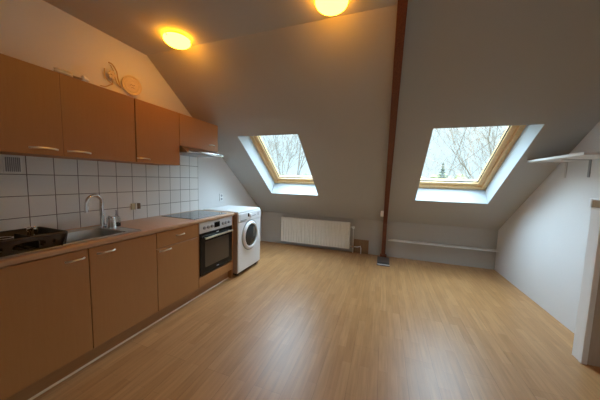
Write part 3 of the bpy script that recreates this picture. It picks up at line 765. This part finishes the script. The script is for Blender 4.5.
# ------------------------------------------------------------------ outside
GZ = -5.6
gm = simple('meadow', (.10, .11, .05), .9, noise=.3, nscale=.3)
bm = B(); box(bm, -70, 60, 5.6, 130, GZ - .5, GZ); o = obj('meadow', bm, gm, None); o['kind'] = 'structure'; o.name = 'floor_outside'
bark = simple('grey_bark', (.14, .12, .10), .9, noise=.3, nscale=8)
birch = simple('brown_twig_bark', (.20, .15, .11), .9, noise=.3, nscale=8)
def tree(name, label, x, y, h, seed, mat, spread=.5, levels=6, r0=.16, up=.25, fork=.28, thin=.62, minr=.010):
    rnd = random.Random(seed); bm = B(); cnt = [0]
    def seg(p, d, ln, r, lv):
        pts = [p]; q = p; dd = d.copy(); n = 3
        for _ in range(n):
            dd = (dd + Vector((rnd.gauss(0, .09), rnd.gauss(0, .09), rnd.gauss(0, .07) + up * .12))).normalized()
            q = q + dd * (ln / n); pts.append(q)
        r1 = max(r * .66, minr * .7)
        tube(bm, pts, [r, r - (r - r1) * .33, r - (r - r1) * .66, r1], 5 if lv < 2 else 3, False)
        cnt[0] += 1
        if lv >= levels: return
        k = 3 if lv < 4 else rnd.choice((2, 3))
        for i in range(k):
            a = rnd.uniform(0, 2 * PI); b_ = dd.orthogonal().normalized(); c = dd.cross(b_)
            tilt = spread * rnd.uniform(.45, 1.2)
            nd = (dd * math.cos(tilt) + (b_ * math.cos(a) + c * math.sin(a)) * math.sin(tilt)).normalized()
            seg(q if i < 2 else pts[rnd.choice((1, 2))], nd, ln * rnd.uniform(.62, .85), max(r1 * rnd.uniform(.6, .85), minr), lv + 1)
    p0 = Vector((x, y, GZ - .1)); seg(p0, Vector((rnd.gauss(0, .03), 0, 1)).normalized(), h * fork, r0, 0)
    o = obj(name, bm, mat, None, False, recalc=False); tag(o, label, 'tree'); return o
def dirpos(dx, dist): return 2.4836 + dx * dist, dist
x, y = dirpos(-.425, 13); tree('bare_tree', 'bare leafless tree with a forked crown seen through the left skylight', x, y, 12.0, 3, bark, .36, 6, .12, .35, .42, minr=.006)
x, y = dirpos(.03, 13); tree('bare_tree', 'bare tree with spreading branches at left of the right skylight', x, y, 11.0, 8, bark, .45, 6, .11, .25, .40, minr=.006)
x, y = dirpos(.315, 22); tree('birch_tree', 'leafless birch with dense fine twigs at middle right of the right skylight', x, y, 14, 21, birch, .36, 6, .12, .15, .34, minr=.007)
x, y = dirpos(.47, 14); tree('birch_tree', 'leafless birch with fine twigs at right edge of the right skylight', x, y, 13, 33, birch, .36, 6, .11, .15, .34, minr=.006)
x, y = dirpos(-.20, 22); tree('birch_tree', 'leafless birch with fine twigs at right edge of the left skylight', x, y, 13, 14, birch, .38, 6, .12, .15, .34, minr=.007)
x, y = dirpos(-.62, 24); tree('birch_tree', 'leafless birch at far left of the left skylight', x, y, 13, 45, birch, .38, 6, .12, .15, .34, minr=.007)
x, y = dirpos(.40, 31); tree('birch_tree', 'tall leafless birch behind the other birches in the right skylight', x, y, 17, 52, birch, .36, 7, .13, .15, .34, minr=.010)
x, y = dirpos(-.425, 27); tree('bare_tree', 'finely branched bare tree in the centre of the left skylight, behind the forked one', x, y, 13.5, 61, bark, .38, 7, .16, .2, .40, minr=.011)
# conifer
x, y = dirpos(.200, 34)
t = thing('conifer', 'small dark pointed conifer low in the right skylight', 'tree', (x, y, GZ))
bm = B(); tube(bm, [(x, y, GZ), (x, y, 4.0)], [.18, .03], 6); obj('trunk', bm, bark, t)
bm = B(); rnd = random.Random(5)
for i in range(26):
    u = i / 25; z = GZ + 1.5 + u * (9.2 - 1.5); rr = 1.7 * (1 - u) ** .8 + .06
    for k in range(9):
        a = 2 * PI * (k + rnd.random()) / 9; l = rr * rnd.uniform(.75, 1.1)
        tube(bm, [(x, y, z + .2), (x + l * .6 * math.cos(a), y + l * .6 * math.sin(a), z), (x + l * math.cos(a), y + l * math.sin(a), z - .12 * l)], [.10, .12, .02], 4)
obj('foliage', bm, simple('conifer_needles', (.03, .045, .025), .9, noise=.3, nscale=4), t)
# row of far round trees
fol = [simple('yellow_green_foliage', (.15, .15, .055), .9, noise=.25, nscale=2), simple('grey_green_foliage', (.11, .12, .07), .9, noise=.25, nscale=2)]
lab = 'rounded %s tree in the far row behind the bare trees'
k = 0
for dx in [-.66 + .078 * i for i in range(17)]:
    rnd = random.Random(k + 77); dist = 52 + rnd.uniform(-4, 4); x, y = dirpos(dx + rnd.uniform(-.01, .01), dist)
    top = 1.4 + dist * rnd.uniform(.034, .055)
    left = dx < -.15
    if -.19 < dx < .03: k += 1; continue
    t = thing('round_tree', lab % ('grey-green' if left else 'yellow-green'), 'tree', (x, y, GZ), 'far row of trees, left skylight' if left else 'far row of trees, right skylight')
    bm = B(); tube(bm, [(x, y, GZ), (x, y, GZ + 3.5)], [.25, .15], 6); obj('trunk', bm, bark, t)
    bm = B(); hh = top - GZ
    for q in range(14):
        cx_, cy_, cz_ = x + rnd.uniform(-1.1, 1.1), y + rnd.uniform(-1, 1), GZ + hh * rnd.uniform(.35, .82)
        tb = bmesh.new(); bmesh.ops.create_icosphere(tb, subdivisions=2, radius=rnd.uniform(.8, 1.15))
        for v in tb.verts: v.co *= 1 + rnd.uniform(-.12, .12)
        join(bm, tb, Matrix.Translation((cx_, cy_, cz_)))
    obj('crown', bm, fol[1 if left else 0], t); k += 1

# ------------------------------------------------------------------ sky
SKY_LOW, SKY_TOP, SKY_BACK = 1.0, 13.5, 0.6
w = bpy.data.worlds.new('World'); bpy.context.scene.world = w; w.use_nodes = True
nt = w.node_tree; bg = nt.nodes['Background']
tc = nt.nodes.new('ShaderNodeTexCoord'); nz = nt.nodes.new('ShaderNodeTexNoise'); nz.inputs['Scale'].default_value = 1.6; nz.inputs['Detail'].default_value = 4
cr = nt.nodes.new('ShaderNodeValToRGB')
cr.color_ramp.elements[0].position = .35; cr.color_ramp.elements[0].color = (.64, .84, .97, 1)
cr.color_ramp.elements[1].position = .65; cr.color_ramp.elements[1].color = (.74, .90, 1.0, 1)
nt.links.new(tc.outputs['Generated'], nz.inputs['Vector']); nt.links.new(nz.outputs['Fac'], cr.inputs['Fac']); nt.links.new(cr.outputs['Color'], bg.inputs['Color'])
# overcast sky: pale near the horizon, brighter overhead, with extra fill added behind the house
sx_ = nt.nodes.new('ShaderNodeSeparateXYZ'); nt.links.new(tc.outputs['Generated'], sx_.inputs[0])
r1 = nt.nodes.new('ShaderNodeMapRange'); r1.interpolation_type = 'SMOOTHSTEP'
r1.inputs['From Min'].default_value = .16; r1.inputs['From Max'].default_value = .75; r1.inputs['To Min'].default_value = 0; r1.inputs['To Max'].default_value = SKY_TOP
nt.links.new(sx_.outputs['Z'], r1.inputs['Value'])
r2 = nt.nodes.new('ShaderNodeMapRange'); r2.interpolation_type = 'SMOOTHSTEP'
r2.inputs['From Min'].default_value = -.1; r2.inputs['From Max'].default_value = -.9; r2.inputs['To Min'].default_value = 0; r2.inputs['To Max'].default_value = SKY_BACK
nt.links.new(sx_.outputs['Y'], r2.inputs['Value'])
ad = nt.nodes.new('ShaderNodeMath'); ad.operation = 'ADD'; nt.links.new(r1.outputs[0], ad.inputs[0]); nt.links.new(r2.outputs[0], ad.inputs[1])
ad2 = nt.nodes.new('ShaderNodeMath'); ad2.operation = 'ADD'; ad2.inputs[1].default_value = SKY_LOW; nt.links.new(ad.outputs[0], ad2.inputs[0])
nt.links.new(ad2.outputs[0], bg.inputs['Strength'])
dv = nt.nodes.new('ShaderNodeMath'); dv.operation = 'DIVIDE'; dv.inputs[1].default_value = SKY_TOP; dv.use_clamp = True
nt.links.new(r1.outputs[0], dv.inputs[0])
mb = nt.nodes.new('ShaderNodeMix'); mb.data_type = 'RGBA'; mb.inputs[7].default_value = (.60, .80, 1.0, 1)
nt.links.new(dv.outputs[0], mb.inputs[0]); nt.links.new(cr.outputs['Color'], mb.inputs[6]); nt.links.new(mb.outputs[2], bg.inputs['Color'])

# ------------------------------------------------------------------ camera
cam = bpy.data.cameras.new('Camera'); co = bpy.data.objects.new('Camera', cam); C.objects.link(co)
cam.sensor_width = 36; cam.lens = 36 * 237.285 / 600; cam.clip_start = .02; cam.clip_end = 500
R = [[0.94236222, -0.33023403, -0.05384174], [0.33354739, 0.93989129, 0.07314713], [0.02644971, -0.08688986, 0.99586674]]
co.matrix_world = Matrix(((R[0][0], R[0][2], -R[0][1], 2.4836), (R[1][0], R[1][2], -R[1][1], 0), (R[2][0], R[2][2], -R[2][1], 1.3695), (0, 0, 0, 1)))
sc = bpy.context.scene; sc.camera = co
sc.view_settings.view_transform = 'Standard'; sc.view_settings.look = 'None'; sc.view_settings.gamma = 1
sc.view_settings.use_curve_mapping = False
sc.view_settings.exposure = 0.52
